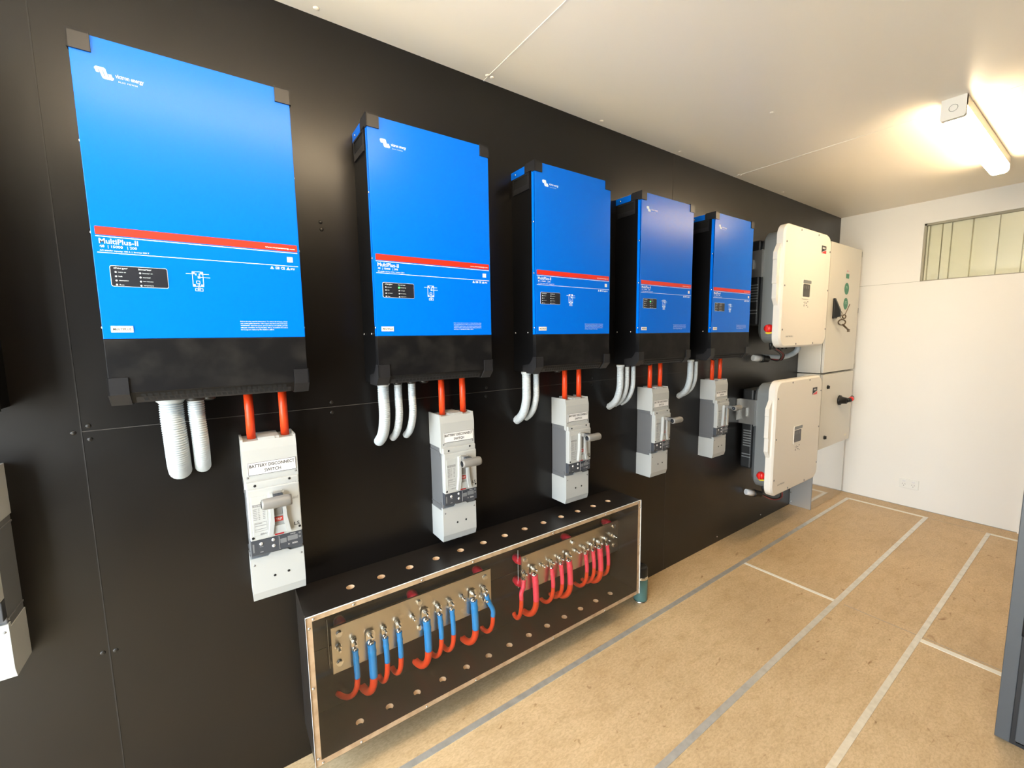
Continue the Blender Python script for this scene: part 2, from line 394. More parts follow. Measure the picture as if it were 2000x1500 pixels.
# ------------------------------------------------------------------ blue inverters
IW, IH, ID = .4343, .81, .16
_c = {}
def shared(key, fn, mats):
    if key not in _c: _c[key] = fn().mesh(key, mats)
    return _c[key]
def guard(sx, top):
    mb = MB(); s = -1 if sx else 1; X = lambda a: IW-a if sx else a
    def bx(a0, a1, y0, y1, z0, z1): mb.box(min(X(a0), X(a1)), max(X(a0), X(a1)), y0, y1, z0, z1)
    if top:
        bx(-.003, .036, -ID-.004, -ID+.001, IH-.037, IH+.004)
        P = [(-ID-.004, IH+.004), (-ID-.004, IH-.037), (-ID+.014, IH-.037), (-ID+.020, IH-.030), (-.098, IH-.030), (-.098, IH-.002), (-.104, IH+.004)]
        a, b = sorted((X(-.003), X(.0005))); mb.prism(P, a, b, 'x')
        bx(-.003, .036, -ID-.004, -.104, IH-.001, IH+.004)
    else:
        bx(-.003, .036, -ID-.004, -ID+.001, 0, .041)
        P = [(-ID-.004, .041), (-ID-.004, 0), (-.138, -.028), (-.070, -.028), (-.070, .004), (-.118, .012), (-.135, .030), (-.140, .041)]
        a, b = sorted((X(-.003), X(.0005))); mb.prism(P, a, b, 'x')
        P2 = [(-ID-.004, .001), (-.138, -.028), (-.070, -.028), (-.070, -.0245), (-.137, -.0245), (-ID+.001, .004)]
        a, b = sorted((X(-.003), X(.036))); mb.prism(P2, a, b, 'x')
    return mb
def vents():
    mb = MB(); n = 26
    # chamfer plane from (-.16,.004) to (-.1365,-.024)
    a = Vector((0, -ID, .004)); d = Vector((0, .0235, -.028)); nn = Vector((0, -.028, -.0235)).normalized()
    for r_ in (.14, .54):
        for k in range(n):
            x0 = .055+(IW-.11)*k/n+(.004 if r_ > .3 else 0); x1 = x0+(IW-.11)/n*.72
            q = [a+d*r_+nn*.0006, a+d*(r_+.28)+nn*.0006]
            mb.add([(x0, q[0].y, q[0].z), (x1, q[0].y, q[0].z), (x1+.002, q[1].y, q[1].z), (x0+.002, q[1].y, q[1].z)], [(0, 1, 2, 3)], 1)
    mb.add([(.045, a.y-.0002, a.z), (IW-.045, a.y-.0002, a.z), (IW-.045, a.y+d.y, a.z+d.z-.0002), (.045, a.y+d.y, a.z+d.z-.0002)], [(0, 1, 2, 3)], 0)
    return mb
def logo():
    y = -ID; mb = MB(); x0, z1 = .0375, .7425
    # wave mark: three slanted strokes joined above on the left and below on the right
    zt, zb_ = z1+.0050, z1-.0185
    k = -.30
    def st(xa, za, zc_, wd=.0052):
        P = []
        xs_, xe = xa+(za-zt)*k, xa+(zc_-zt)*k
        mb.prism([(xs_, za), (xs_+wd, za), (xe+wd, zc_), (xe, zc_)], y-.0006, y)
    st(x0+.0000, zt-.0030, zt-.0120); st(x0+.0068, zt-.0010, zb_+.0030); st(x0+.0136, zt-.0030, zb_+.0010); st(x0+.0204, zb_+.0120, zb_+.0030)
    def cap(xa, xb, z, sg):
        mb.prism([(xa, z-sg*.004), (xa+.0008, z-sg*.0018), (xa+.003, z), (xb-.003, z), (xb-.0008, z-sg*.0018), (xb, z-sg*.004)], y-.0007, y)
    cap(x0+.0010, x0+.0205, zt, 1); cap(x0+.0128, x0+.0330, zb_, -1)
    cap(x0+.0010, x0+.0205, zt-.002, 1); cap(x0+.0128, x0+.0330, zb_+.002, -1)
    mb.text('victron energy', .0735, .1230, z1-.0135, z1-.0025, y, bold=.012)
    mb.text('B L U E   P O W E R', .078, .1115, z1-.0195, z1-.0165, y)
    return mb
def face_print():
    y = -ID; mb = MB()
    mb.rect(.0075, IW-.006, .3715, .3732, y); mb.rect(.0075, IW-.006, .3347, .3362, y)
    mb.text('MultiPlus-II', .0125, .0815, .3560, .3680, y, bold=.012)
    mb.text('48  | 15000   | 200', .0125, .0785, .3455, .3530, y, bold=.006)
    mb.text('AC transfer capacity: 100 A  |  Inverter 230 V', .0125, .1000, .3382, .3425, y, bold=.01)
    # approval marks
    x = .3575
    mb.prism([(x, .3245), (x+.009, .3245), (x+.0045, .3325)], y-.0005, y); mb.frame(x+.0135, x+.0225, .3248, .3315, .0015, y); mb.rect(x+.018, x+.0215, .3262, .330, y)
    mb.text('CE', x+.0265, x+.0365, .3248, .3315, y, bold=.02)
    mb.prism([(x+.040, .3245), (x+.0495, .3245), (x+.0448, .3325)], y-.0005, y)
    mb.text('IP21', x+.051, x+.0615, .3250, .3300, y, bold=.02)
    # wiring diagram
    x0, x1, z0, z1 = .1805, .2035, .2665, .3045
    mb.frame(x0, x1, z0, z1, .0011, y)
    for a in (x0+.0015, x1-.0050):
        for b in (z0+.0015, z1-.0050): mb.rect(a-.001, a+.0040, b-.001, b+.0040, y)
    mb.rect(x0-.0125, x0+.006, z1-.0065, z1-.0055, y); mb.rect(x1-.005, x1+.0125, z1-.0065, z1-.0055, y); mb.rect(x1-.010, x1+.0145, z1-.0148, z1-.0138, y)
    mb.rect(x0+.007, x0+.009, z1-.0095, z1-.0050, y); mb.rect(x0+.014, x0+.016, z1-.0095, z1-.0050, y)
    mb.frame(x0+.0115, x0+.0165, z1-.017, z1-.011, .001, y); mb.frame(x0+.0075, x0+.0155, z0+.0075, z0+.0150, .001, y)
    mb.rect(x0+.0105, x0+.0112, z0-.006, z0+.0075, y); mb.rect(x0+.0135, x0+.0142, z0-.006, z0+.0075, y); mb.frame(x0+.004, x0+.0205, z0-.0115, z0-.0045, .0009, y)
    mb.rect(x0+.009, x0+.0155, z0-.0088, z0-.0075, y)
    ln = ['Before charging read the instructions. To reduce risk of injury, charge', 'only rechargeable batteries. Other types may burst and cause injury.',
          'WARNING: explosive gases, prevent flames and sparks, provide', 'adequate ventilation during charging. Always disconnect AC before', 'servicing or replacing the battery cables.']
    for k, s in enumerate(ln):
        x1_ = .3905 if k < 4 else .3565
        mb.text(s, .2765, x1_, .1765-k*.0056, .1800-k*.0056, y)
    return mb
def led_text():
    y = -ID-.0012; mb = MB()
    mb.text('charger', .0325, .0580, .2985, .3035, y, bold=.008); mb.text('inverter', .0770, .1015, .2990, .3030, y, bold=.008)
    for k, (a, b) in enumerate([('mains on', 'inverter on'), ('bulk', 'overload'), ('absorption', 'low battery'), ('float', 'temperature')]):
        z = .2920-k*.0098
        for s, x in ((a, .0400), (b, .0840)): mb.text(s, x, x+len(s)*.0017, z-.0012, z+.0016, y)
    return mb
def led_dots(x):
    y = -ID-.0012; mb = MB()
    for k in range(4):
        z = .2920-k*.0098
        mb.prism(circ(x, z, .0019, 10), y-.0006, y)
    return mb
def recess(flip):
    mb = MB(); x = IW if flip else 0; s = 1 if flip else -1
    def bx(d0, d1, y0, y1, z0, z1, mi=0): mb.box(min(x+s*d0, x+s*d1), max(x+s*d0, x+s*d1), y0, y1, z0, z1, mi)
    y0, y1, z0, z1 = -.118, -.020, .7200, .7720
    bx(-.001, .003, y0-.006, y0, z0-.006, z1+.006); bx(-.001, .003, y1, y1+.006, z0-.006, z1+.006)
    bx(-.001, .003, y0, y1, z1, z1+.006); bx(-.001, .003, y0, y1, z0-.006, z0)
    bx(-.002, .0003, y0, y1, z0, z1, 1); bx(0, .0022, y0, y1, z0, z0+.016, 0)
    return mb
def chassis():
    mb = MB(); mb.prism([(0, -.024), (-.1365, -.024), (-.1595, .003), (-.1595, .1345), (-.156, .1355), (-.156, IH-.001), (0, IH-.001)], .0012, IW-.0012, 'x')
    return mb
def cover():
    mb = MB()
    mb.bbox(0, IW, -ID, -ID+.006, .135, IH, .0012)
    mb.box(0, .0012, -ID+.001, -.140, .135, IH-.031); mb.box(IW-.0012, IW, -ID+.001, -.140, .135, IH-.031)
    mb.box(-.0004, IW+.0004, -ID+.002, 0, IH-.029, IH)
    return mb
def lowfront():
    mb = MB(); mb.bbox(0, IW, -ID, -ID+.004, .004, .1335, .001); mb.box(0, .0012, -ID+.001, -.140, .006, .1335); mb.box(IW-.0012, IW, -ID+.001, -.140, .006, .1335)
    return mb
def inverter(x, z, label, green, edge=False):
    t = thing('power_inverter', label, 'inverter', (x, 0, z), 'blue wall inverters')
    obj('chassis', shared('chassis', chassis, [m_black]), t)
    o = obj('front_cover', shared('front_cover', cover, [m_blue]), t); o['label'] = 'bright blue front cover'
    obj('lower_panel', shared('lower_panel', lowfront, [m_blackf]), t)
    for sx in (0, 1):
        for tp in (0, 1): obj('corner_guard', shared('corner_guard_%d%d' % (sx, tp), lambda: guard(sx, tp), [m_guard]), t)
    obj('vent_grille', shared('vent_grille', vents, [m_guard, m_hole]), t)
    obj('brand_logo', shared('brand_logo', logo, [m_print, m_blue]), t)
    s_ = obj('red_stripe', shared('red_stripe', lambda: MB().prism(rrect(.0075, IW-.006, .3760, .3945, .002, 3), -ID-.0007, -ID), [m_red]), t)
    obj('web_address', shared('web_address', lambda: MB().text('www.victronenergy.com', .3490, .4225, .3800, .3850, -ID-.0008, bold=.01), [m_print]), s_)
    obj('printed_lettering', shared('printed_lettering', face_print, [m_print]), t)
    lp = obj('led_panel', shared('led_panel', lambda: MB().prism(rrect(.0255, .1315, .2585, .3070, .004, 4), -ID-.0004, -ID, mi=1).prism(rrect(.0265, .1305, .2595, .3060, .0035, 4), -ID-.0012, -ID-.0004), [m_led, m_print]), t)
    obj('led_lettering', shared('led_lettering', led_text, [m_print]), lp); obj('indicator_dots', shared('indicator_dots', lambda: led_dots(.0355), [m_print]), lp); obj('indicator_dots', shared('indicator_dots2', lambda: led_dots(.0795), [m_print]), lp)
    if green:
        g = obj('lit_indicator', shared('lit_indicator', lambda: MB().prism(circ(.0795, .2920, .0030, 12), -ID-.0024, -ID-.0012), [m_green]), lp); g['label'] = 'small glowing green light'
    nb = obj('name_plate', shared('name_plate', lambda: MB().bbox(.0155, .0560, -ID-.0018, -ID, .1500, .1655, .0006), [m_sticker]), t)
    obj('name_lettering', shared('name_lettering', lambda: MB().text('MULTIPLUS', .0195, .0520, .1550, .1605, -ID-.0018, bold=.015), [m_ink]), nb)
    sq = obj('square_sticker', shared('square_sticker', lambda: MB().rect(.4010, .4155, .3462, .3605, -ID), [m_sticker]), t)
    for f in (0, 1): obj('handle_recess', shared('handle_recess%d' % f, lambda: recess(f), [m_guard, m_hole]), t)
    def scr():
        mb = MB(); mb.lathe([(.0042, 0), (.0040, -.0015), (.0025, -.0028), (.0001, -.0030)], (0, 0, 0), 'x', 10); return mb
    for sx in (0, 1):
        for y, zz in ((-.150, .582), (-.150, .381), (-.150, .162), (-.107, .143), (-.018, .143), (-.030, IH-.015)):
            c = obj('screw', shared('screw', scr, [m_steel]), t, (IW if sx else 0, y, zz), (0, 0, math.pi if sx else 0))
    obj('cable_gland', shared('cable_gland', lambda: MB().lathe([(.016, 0), (.016, -.010), (.010, -.014), (.0001, -.014)], (.190, -.075, -.024), 'z', 14), [m_cap_black]), t)
    return t
IX = [-.418, .2276, .8759, 1.5245, 2.1684]; IZ = 1.3402
LBL = ['largest, nearest bright blue wall inverter with black base, left of the others',
       'second bright blue wall inverter from the left, green light on its small black panel',
       'third blue wall inverter from the left, the middle of the five, no green light',
       'fourth blue wall inverter from the left, pale lamp glare over its upper right',
       'smallest, farthest blue wall inverter, directly beside the upper white unit']
for i in range(5): inverter(IX[i], IZ, LBL[i], i in (1, 3))
inverter(-1.056, IZ, 'black lower corner of an inverter cut off by the left picture edge', False)

# ------------------------------------------------------------------ battery disconnect switches
BW, BH = .1439, .4981
def b_base():
    mb = MB(); mb.bbox(.002, BW-.002, -.098, -.001, .100, .385, .002)
    mb.box(-.0004, .003, -.094, -.004, .352, .356); mb.box(-.0004, .003, -.094, -.004, .142, .146)
    for z in (.345, .150): mb.box(-.0012, .003, -.090, -.082, z-.006, z+.006)
    mb.box(BW-.003, BW+.0004, -.094, -.004, .352, .356); mb.box(BW-.003, BW+.0004, -.094, -.004, .142, .146)
    return mb
def b_top():
    mb = MB(); P = [(-.001, .372), (-.1036, .372), (-.1036, .466), (-.097, BH-.006), (-.001, BH-.006)]
    mb.prism(P, 0, BW, 'x')
    mb.box(0, .006, -.097, -.001, BH-.006, BH); mb.box(BW-.006, BW, -.097, -.001, BH-.006, BH)
    mb.box(.045, .100, -.094, -.004, BH-.007, BH+.001); mb.box(.058, .088, -.0965, -.020, BH-.010, BH+.0018)
    mb.prism([(0, .372), (0, .352), (.04, .352), (.05, .345), (.105, .345), (.115, .352), (BW, .352), (BW, .372)], -.1036, -.090)
    return mb
def b_bot():
    mb = MB(); mb.prism([(-.001, .124), (-.1036, .124), (-.1036, .026), (-.096, 0), (-.001, 0)], 0, BW, 'x')
    mb.prism([(0, .124), (0, .136), (.048, .136), (.056, .143), (.098, .143), (.106, .136), (BW, .136), (BW, .124)], -.1036, -.090)
    return mb
def b_front():
    mb = MB(); mb.bbox(.004, BW-.002, -.120, -.095, .197, .352, .003)
    mb.bbox(.012, .052, -.121, -.118, .212, .330, .001); 
    mb.bbox(.004, BW-.002, -.114, -.095, .345, .372, .002)
    return mb
def b_surround():
    mb = MB()
    mb.prism([(.050, .208), (.062, .208), (.068, .245), (.068, .335), (.060, .335), (.058, .26)], -.134, -.118)
    mb.prism([(.110, .208), (.098, .208), (.092, .245), (.092, .335), (.099, .335), (.102, .26)], -.134, -.118)
    mb.prism([(.060, .208), (.100, .208), (.095, .232), (.065, .232)], -.128, -.118)
    mb.prism([(.066, .330), (.094, .330), (.094, .338), (.066, .338)], -.128, -.118)
    return mb
def b_trip():
    mb = MB(); mb.bbox(.003, BW-.002, -.1165, -.095, .150, .197, .0015); return mb
def b_handle():
    mb = MB()
    mb.prism([(.069, .322), (.091, .322), (.090, .338), (.070, .338)], -.200, -.118)
    mb.bbox(.069, .091, -.123, -.115, .262, .338, .001)
    for k in range(4): mb.box(.0682, .0918, -.176+k*.007, -.1735+k*.007, .3205, .3395, 1)
    mb.lathe([(.0001, 0), (.009, 0), (.010, .001), (.0140, .0015), (.0152, .007), (.0162, .038), (.0165, .070), (.0150, .076), (.0001, .077)], (.033, -.205, .331), 'x', 20)
    mb.lathe([(.0001, -.0006), (.0105, -.0006)], (.033, -.205, .331), 'x', 16, 1)
    return mb
def b_print():
    mb = MB(); y = -.121
    mb.rect(.0150, .0490, .2990, .3065, y, mi=0)
    mb.text('TS 800N', .018, .046, .3005, .3050, y-.0006, mi=2, bold=.02)
    random.seed(3)
    for k in range(7):
        z = .2930-k*.0052
        for a, b in ((.0155, .0265), (.0285, .0345), (.0400, .0480)): mb.rect(a, b-.003*random.random(), z-.0018, z, y)
    mb.frame(.0165, .0485, .2240, .2510, .0006, y); mb.rect(.0180, .0360, .2470, .2486, y); mb.rect(.0180, .0470, .2400, .2412, y); mb.rect(.0180, .0460, .2300, .2312, y)
    mb.text('800AF', .0300, .0480, .2120, .2175, y, bold=.01)
    y = -.120
    mb.text('Susol', .1120, .1360, .3020, .3110, y, bold=.01)
    mb.text('LS', .1205, .1355, .2180, .2290, y, mi=1, bold=.02)
    y = -.114
    mb.text('SHUNT', .0120, .0290, .3480, .3525, y); mb.text('UVT', .1010, .1090, .3480, .3530, y); mb.text('C E', .1240, .1350, .3490, .3545, y)
    y = -.1036
    return mb
def b_tprint():
    mb = MB(); y = -.1165
    mb.frame(.077, .078, .152, .194, .0008, y); mb.rect(.080, .097, .170, .184, y, mi=1); mb.rect(.100, .128, .172, .187, y, mi=1)
    mb.text('800A', .112, .127, .1590, .1640, y); mb.text('Ir', .101, .105, .1590, .1640, y); mb.text('ETS23', .109, .122, .1900, .1935, y)
    mb.text('Ready', .026, .035, .1730, .1755, y); mb.text('Alarm', .026, .034, .1570, .1595, y); mb.rect(.008, .012, .160, .186, y, mi=1)
    for x, z in ((.134, .190), (.134, .178)): mb.prism(circ(x, z, .0035, 10), y-.001, y, mi=1)
    return mb
def b_label():
    return MB().rect(.0130, .1390, .3905, .4285, -.1036, .0012)
def b_ltext():
    mb = MB(); y = -.1048; mb.text('BATTERY DISCONNECT', .0165, .1355, .4130, .4230, y, bold=.018); mb.text('SWITCH', .0540, .0975, .3970, .4070, y, bold=.018); mb.frame(.0132, .1388, .3907, .4283, .0009, y); return mb
def b_marks():
    mb = MB()
    mb.prism([(.067, .2005), (.091, .2005), (.091, .2070), (.067, .2070)], -.1212, -.119)
    return mb
def switch(x, z, label):
    t = thing('battery_disconnect_switch', label, 'switch', (x, 0, z), 'battery disconnect switches')
    G = lambda n, f, m: obj(n, shared('sw_'+n, f, m), t)
    G('switch_body', b_base, [m_pl_grey]); G('upper_cover', b_top, [m_pl_white]); G('lower_cover', b_bot, [m_pl_white])
    fp = G('front_plate', b_front, [m_pl_white])
    obj('printed_lettering', shared('sw_print', b_print, [m_grey_print, m_ink, m_pl_white]), fp)
    G('toggle_surround', b_surround, [m_pl_white])
    th = G('toggle_handle', b_handle, [m_pl_mid, m_trip])
    rb = obj('position_flag', shared('sw_flag', lambda: MB().bbox(.0685, .0915, -.1235, -.117, .243, .257, .0006), [m_flag]), t); rb['label'] = 'dull red position flag'
    obj('flag_lettering', shared('sw_flagt', lambda: MB().text('TRIP', .073, .088, .2465, .2535, -.1235), [m_sticker]), rb)
    G('red_mark', b_marks, [m_dred])
    tr = G('trip_unit', b_trip, [m_trip]); obj('trip_lettering', shared('sw_tprint', b_tprint, [m_sticker, m_screen]), tr)
    for dx, dz in ((.030, .183), (.062, .187), (.062, .168)):
        obj('dial', shared('sw_dial', lambda: MB().lathe([(.0048, 0), (.0046, -.0012), (.0001, -.0016)], (0, 0, 0), 'y', 14).box(-.0004, .0004, -.0020, -.0012, -.0035, .0035, 1), [m_sticker, m_grey_print]), tr, (dx, -.1165, dz))
    lb = G('name_label', b_label, [m_sticker]); obj('label_lettering', shared('sw_ltext', b_ltext, [m_ink]), lb)
    def sc(): return MB().lathe([(.0038, 0), (.0038, -.0006), (.0001, -.0008)], (0, 0, 0), 'y', 10)
    for sx, sy, sz in ((.026, -.114, .361), (.117, -.114, .366), (.011, -.120, .206), (.135, -.120, .212), (.060, -.1036, .068), (.098, -.1036, .070)):
        obj('screw_hole', shared('sw_hole', sc, [m_hole]), t, (sx, sy, sz))
    for sx, sz in ((.010, .385), (.137, .385), (.009, .115), (.136, .118)):
        obj('screw', shared('sw_screw', lambda: MB().lathe([(.0032, 0), (.003, -.001), (.0001, -.0012)], (0, 0, 0), 'y', 10), [m_grey_print]), t, (sx, -.1036, sz))
    return t
BX = [-.1641, .464, 1.0916, 1.7167, 2.336]; BZ = .681
SL = ['white battery disconnect switch under the nearest blue inverter, the largest one',
      'white battery disconnect switch with grey side, second from the left, beside three conduits',
      'white battery disconnect switch with grey side directly above the right part of the busbar box',
      'fourth white battery disconnect switch from the left, just right of the busbar box',
      'smallest, farthest white battery disconnect switch, next to the lower white solar inverter']
for i in range(5): switch(BX[i], BZ, SL[i])
switch(-.7909, BZ, 'battery disconnect switch cut off by the left picture edge, tan shaded side')
ORD = ['nearest', 'second', 'third', 'fourth', 'farthest']
for i in range(5):
    for k, dx in enumerate((.030, .120)):
        x0 = BX[i]+dx; 
        o = MB().tube([(x0, -.060, IZ-.030), (x0+.0005, -.060, IZ-.08), (x0, -.060, BZ+BH-.0055)], .0118, 16).build('battery_cable', m_orange)
        tag(o, '%s straight orange cable entering the top of the %s white battery switch' % (('left', 'right')[k], ORD[i] if i in (0, 4) else ORD[i]+' from the left'), 'cable', 'orange cables above the switches')

# ------------------------------------------------------------------ conduits
def conduit(x, y0, r, zb, pitch, label, i, collar):
    P = smooth_path([(x, y0, IZ-.024), (x, y0, 1.26), (x+.002, y0+.004, 1.20), (x+.002, y0+.020, zb+.055), (x+.001, y0+.045, zb+.022), (x, -.0005, zb)], 40)
    # resample
    D = [0]; 
    for a, b in zip(P, P[1:]): D.append(D[-1]+(b-a).length)
    T = D[-1]; n = int(T/pitch*4); pts = []; rs = []; j = 0
    for k in range(n+1):
        s = T*k/n
        while j < len(D)-2 and D[j+1] < s: j += 1
        f = (s-D[j])/max(D[j+1]-D[j], 1e-9); pts.append(P[j].lerp(P[j+1], min(f, 1)))
        rs.append(r*(1.0, .96, .87, .96)[k % 4])
    t = thing('corrugated_conduit', label, 'conduit', (0, 0, 0), 'grey conduits under the inverters')
    MB().tube(pts, rs, 20).build('corrugated_tube', m_conduit, t)
    MB().lathe([(r*1.16, 0), (r*1.16, -.008), (r*1.02, -.010), (r*1.02, -.012)], (x, y0, IZ-.024), 'z', 18).build('collar', m_cap_black if not collar else m_conduit, t)
CO = {0: [(-.3120, .0275, 1.095, 1), (-.2585, .0200, 1.098, 0)], 1: [(.2655, .0195, 1.092, 1), (.3180, .0138, 1.098, 0), (.3690, .0138, 1.100, 0)],
      2: [(.8860, .0190, 1.092, 1), (.9390, .0140, 1.097, 0)], 3: [(1.4850, .0175, 1.090, 1), (1.5360, .0125, 1.096, 0), (1.5850, .0125, 1.098, 0)],
      4: [(2.1000, .0175, 1.090, 1), (2.1560, .0120, 1.096, 0)]}
for i, l in CO.items():
    for k, (x, r, zb, c) in enumerate(l):
        pos = ('left', 'right') if len(l) == 2 else ('left', 'middle', 'right')
        conduit(x, -.078, r, zb, .0062, '%s%s grey corrugated conduit below the %s blue inverter' % ('thick ' if k == 0 else 'thin ', pos[k], ORD[i] if i in (0, 4) else ORD[i]+' from the left'), i, c)

# ------------------------------------------------------------------ busbar box
X0, X1, Y0, Z0, Z1, T = -.0424, 1.5135, -.1965, .1289, .6329, .018
box = thing('busbar_box', 'long black plywood box with bare ply edges mounted low on the black wall', 'box', (0, 0, 0))
HX = [.1114+.10490*i for i in range(13)]
def panel_with_holes(name, z0, z1, hy):
    p = MB().box(X0, X1, Y0, -.0005, z0, z1).build('tmp_panel', [m_boxin, m_ply])
    for f in p.data.polygons:
        if f.normal.y < -.9: f.material_index = 1
    cut = MB()
    for x in HX: cut.cyl((x, hy, z0-.01), (x, hy, z1+.01), .0135, seg=24)
    c = cut.build('tmp_cut', [m_ply])
    mo = p.modifiers.new('b', 'BOOLEAN'); mo.operation = 'DIFFERENCE'; mo.object = c; mo.solver = 'EXACT'
    try: mo.material_mode = 'TRANSFER'
    except Exception: pass
    dg = bpy.context.evaluated_depsgraph_get(); dg.update()
    me = bpy.data.meshes.new_from_object(p.evaluated_get(dg))
    # the walls of the holes show bare ply
    mi = [m.name for m in me.materials].index('plywood_edge')
    for f in me.polygons:
        if abs(f.normal.z) < .2:
            c0 = f.center
            if any((c0.x-x)**2+(c0.y-hy)**2 < .0145**2 for x in HX): f.material_index = mi; f.use_smooth = False
    bpy.data.objects.remove(p); bpy.data.objects.remove(c)
    return obj(name, me, box)
panel_with_holes('top_panel', Z1-T, Z1, -.108)
panel_with_holes('bottom_panel', Z0, Z0+T, -.130)
def ply_panel(name, *b):
    o = MB().box(*b).build(name, [m_boxin, m_ply], box)
    for f in o.data.polygons:
        if f.normal.y < -.9: f.material_index = 1
    return o
ply_panel('side_panel', X0, X0+T, Y0, -.0005, Z0+T, Z1-T); ply_panel('side_panel', X1-T, X1, Y0, -.0005, Z0+T, Z1-T)
MB().box(X0+T, X1-T, -.012, -.0005, Z0+T, Z1-T).build('back_panel', m_boxin, box)
MB().box(X0+T, X1-T, -.0145, -.012, .3835, .3855).build('panel_joint', m_seam, box)
acr = MB().box(X0, X1, Y0-.0035, Y0-.0003, Z0, Z1).build('clear_front', m_acrylic, box); acr['label'] = 'clear acrylic front sheet'
mb = MB()
for a in ((X0-.0006, X0, Z0, Z1), (X1, X1+.0016, Z0, Z1)): mb.box(a[0], a[1], Y0-.004, Y0, a[2], a[3])
mb.box(X0, X1, Y0-.004, Y0, Z1, Z1+.0010); mb.build('acrylic_rim', m_acr_edge, acr)
SX = [X0+.014, .098, .33, .535, .93, 1.255, X1-.014]
for x in SX[1:-1]+[X0+.022, X1-.022]:
    for z in (Z1-.009, Z0+.009): MB().lathe([(.0042, 0), (.0040, -.0018), (.0001, -.0022)], (x, Y0-.0036, z), 'y', 10).build('screw', m_steel, box)
for z in (Z1-.035, .40, Z0+.030):
    for x in (X0+.009, X1-.009): MB().lathe([(.0042, 0), (.0040, -.0018), (.0001, -.0022)], (x, Y0-.0036, z), 'y', 10).build('screw', m_steel, box)

def hexa(cx, cz, r, a=0): return [(cx+r*math.cos(math.pi*k/3+a), cz+r*math.sin(math.pi*k/3+a)) for k in range(6)]
def stud(parent, x, z, long=True):
    mb = MB(); yb = -.0665
    mb.prism(circ(x, z, .0115, 18), yb-.0018, yb); mb.prism(hexa(x, z, .0095, x*9), yb-.0085, yb-.0018)
    if long: mb.cyl((x, yb-.0085, z), (x, yb-.034, z), .0042, seg=10); mb.prism(hexa(x, z, .0088, x*5), yb-.018, yb-.011)
    return mb.build('stud' if long else 'mounting_bolt', m_bolt, parent)
def busbar(x0, x1, studs, mounts, label, standoffs, loc):
    t = thing('busbar', label, 'busbar', (0, 0, 0), 'bolted busbars in the plywood box')
    MB().bbox(x0, x1, -.0665, -.0585, .3125, .4830, .0008).build('metal_plate', m_busbar, t)
    for x, z in studs: stud(t, x, z)
    for x, z in mounts: stud(t, x, z, False)
    for x, z in standoffs:
        MB().lathe([(.0001, 0), (.017, 0), (.019, -.012), (.021, -.023), (.019, -.034), (.017, -.0465), (.0001, -.0465)], (x, -.012, z), 'y', 16).build('insulator', m_insul, t)
    return t
sb = [.0691, .121, .177, .228, .280, .3379, .389, .445, .498, .5503, .599, .655]
sr = [.862, .919, .968, 1.021, 1.078, 1.130, 1.1854, 1.242, 1.293, 1.341, 1.398, 1.4542]
busbar(.0480, .6930, [(x, .410) for x in sb]+[(.654, .362)], [(.0735, .455), (.0711, .348), (.3681, .4557), (.3661, .354), (.6627, .4556)],
       'left metal busbar plate, the one with blue sleeved cables bolted on', [(.355, .470), (.648, .470), (.085, .470), (.085, .335)], 0)
busbar(.8570, 1.5000, [(x, .410) for x in sr], [(.8775, .460), (1.1674, .457), (1.4627, .459), (1.4645, .354)],
       'right metal busbar plate, the one with pinkish red sleeved cables bolted on', [(.858, .458), (.858, .350), (1.152, .473), (1.440, .473)], 0)
for xa, xb in ((.040, .705), (.846, 1.492)):
    o = thing('busbar_shield', 'clear angled shield strip above the %s metal busbar plate' % ('left' if xa < .5 else 'right'), 'shield', (0, 0, 0), 'clear busbar shields')
    MB().box(xa, xb, -.052, -.012, .5090, .5110).build('top_strip', m_acrylic, o)
    MB().box(xa, xa+.002, -.052, -.012, .3300, .5110).build('end_strip', m_acrylic, o)
    MB().box(xa, xa+.0015, -.0535, -.052, .3300, .5110).build('bright_edge', m_acr_edge, o)
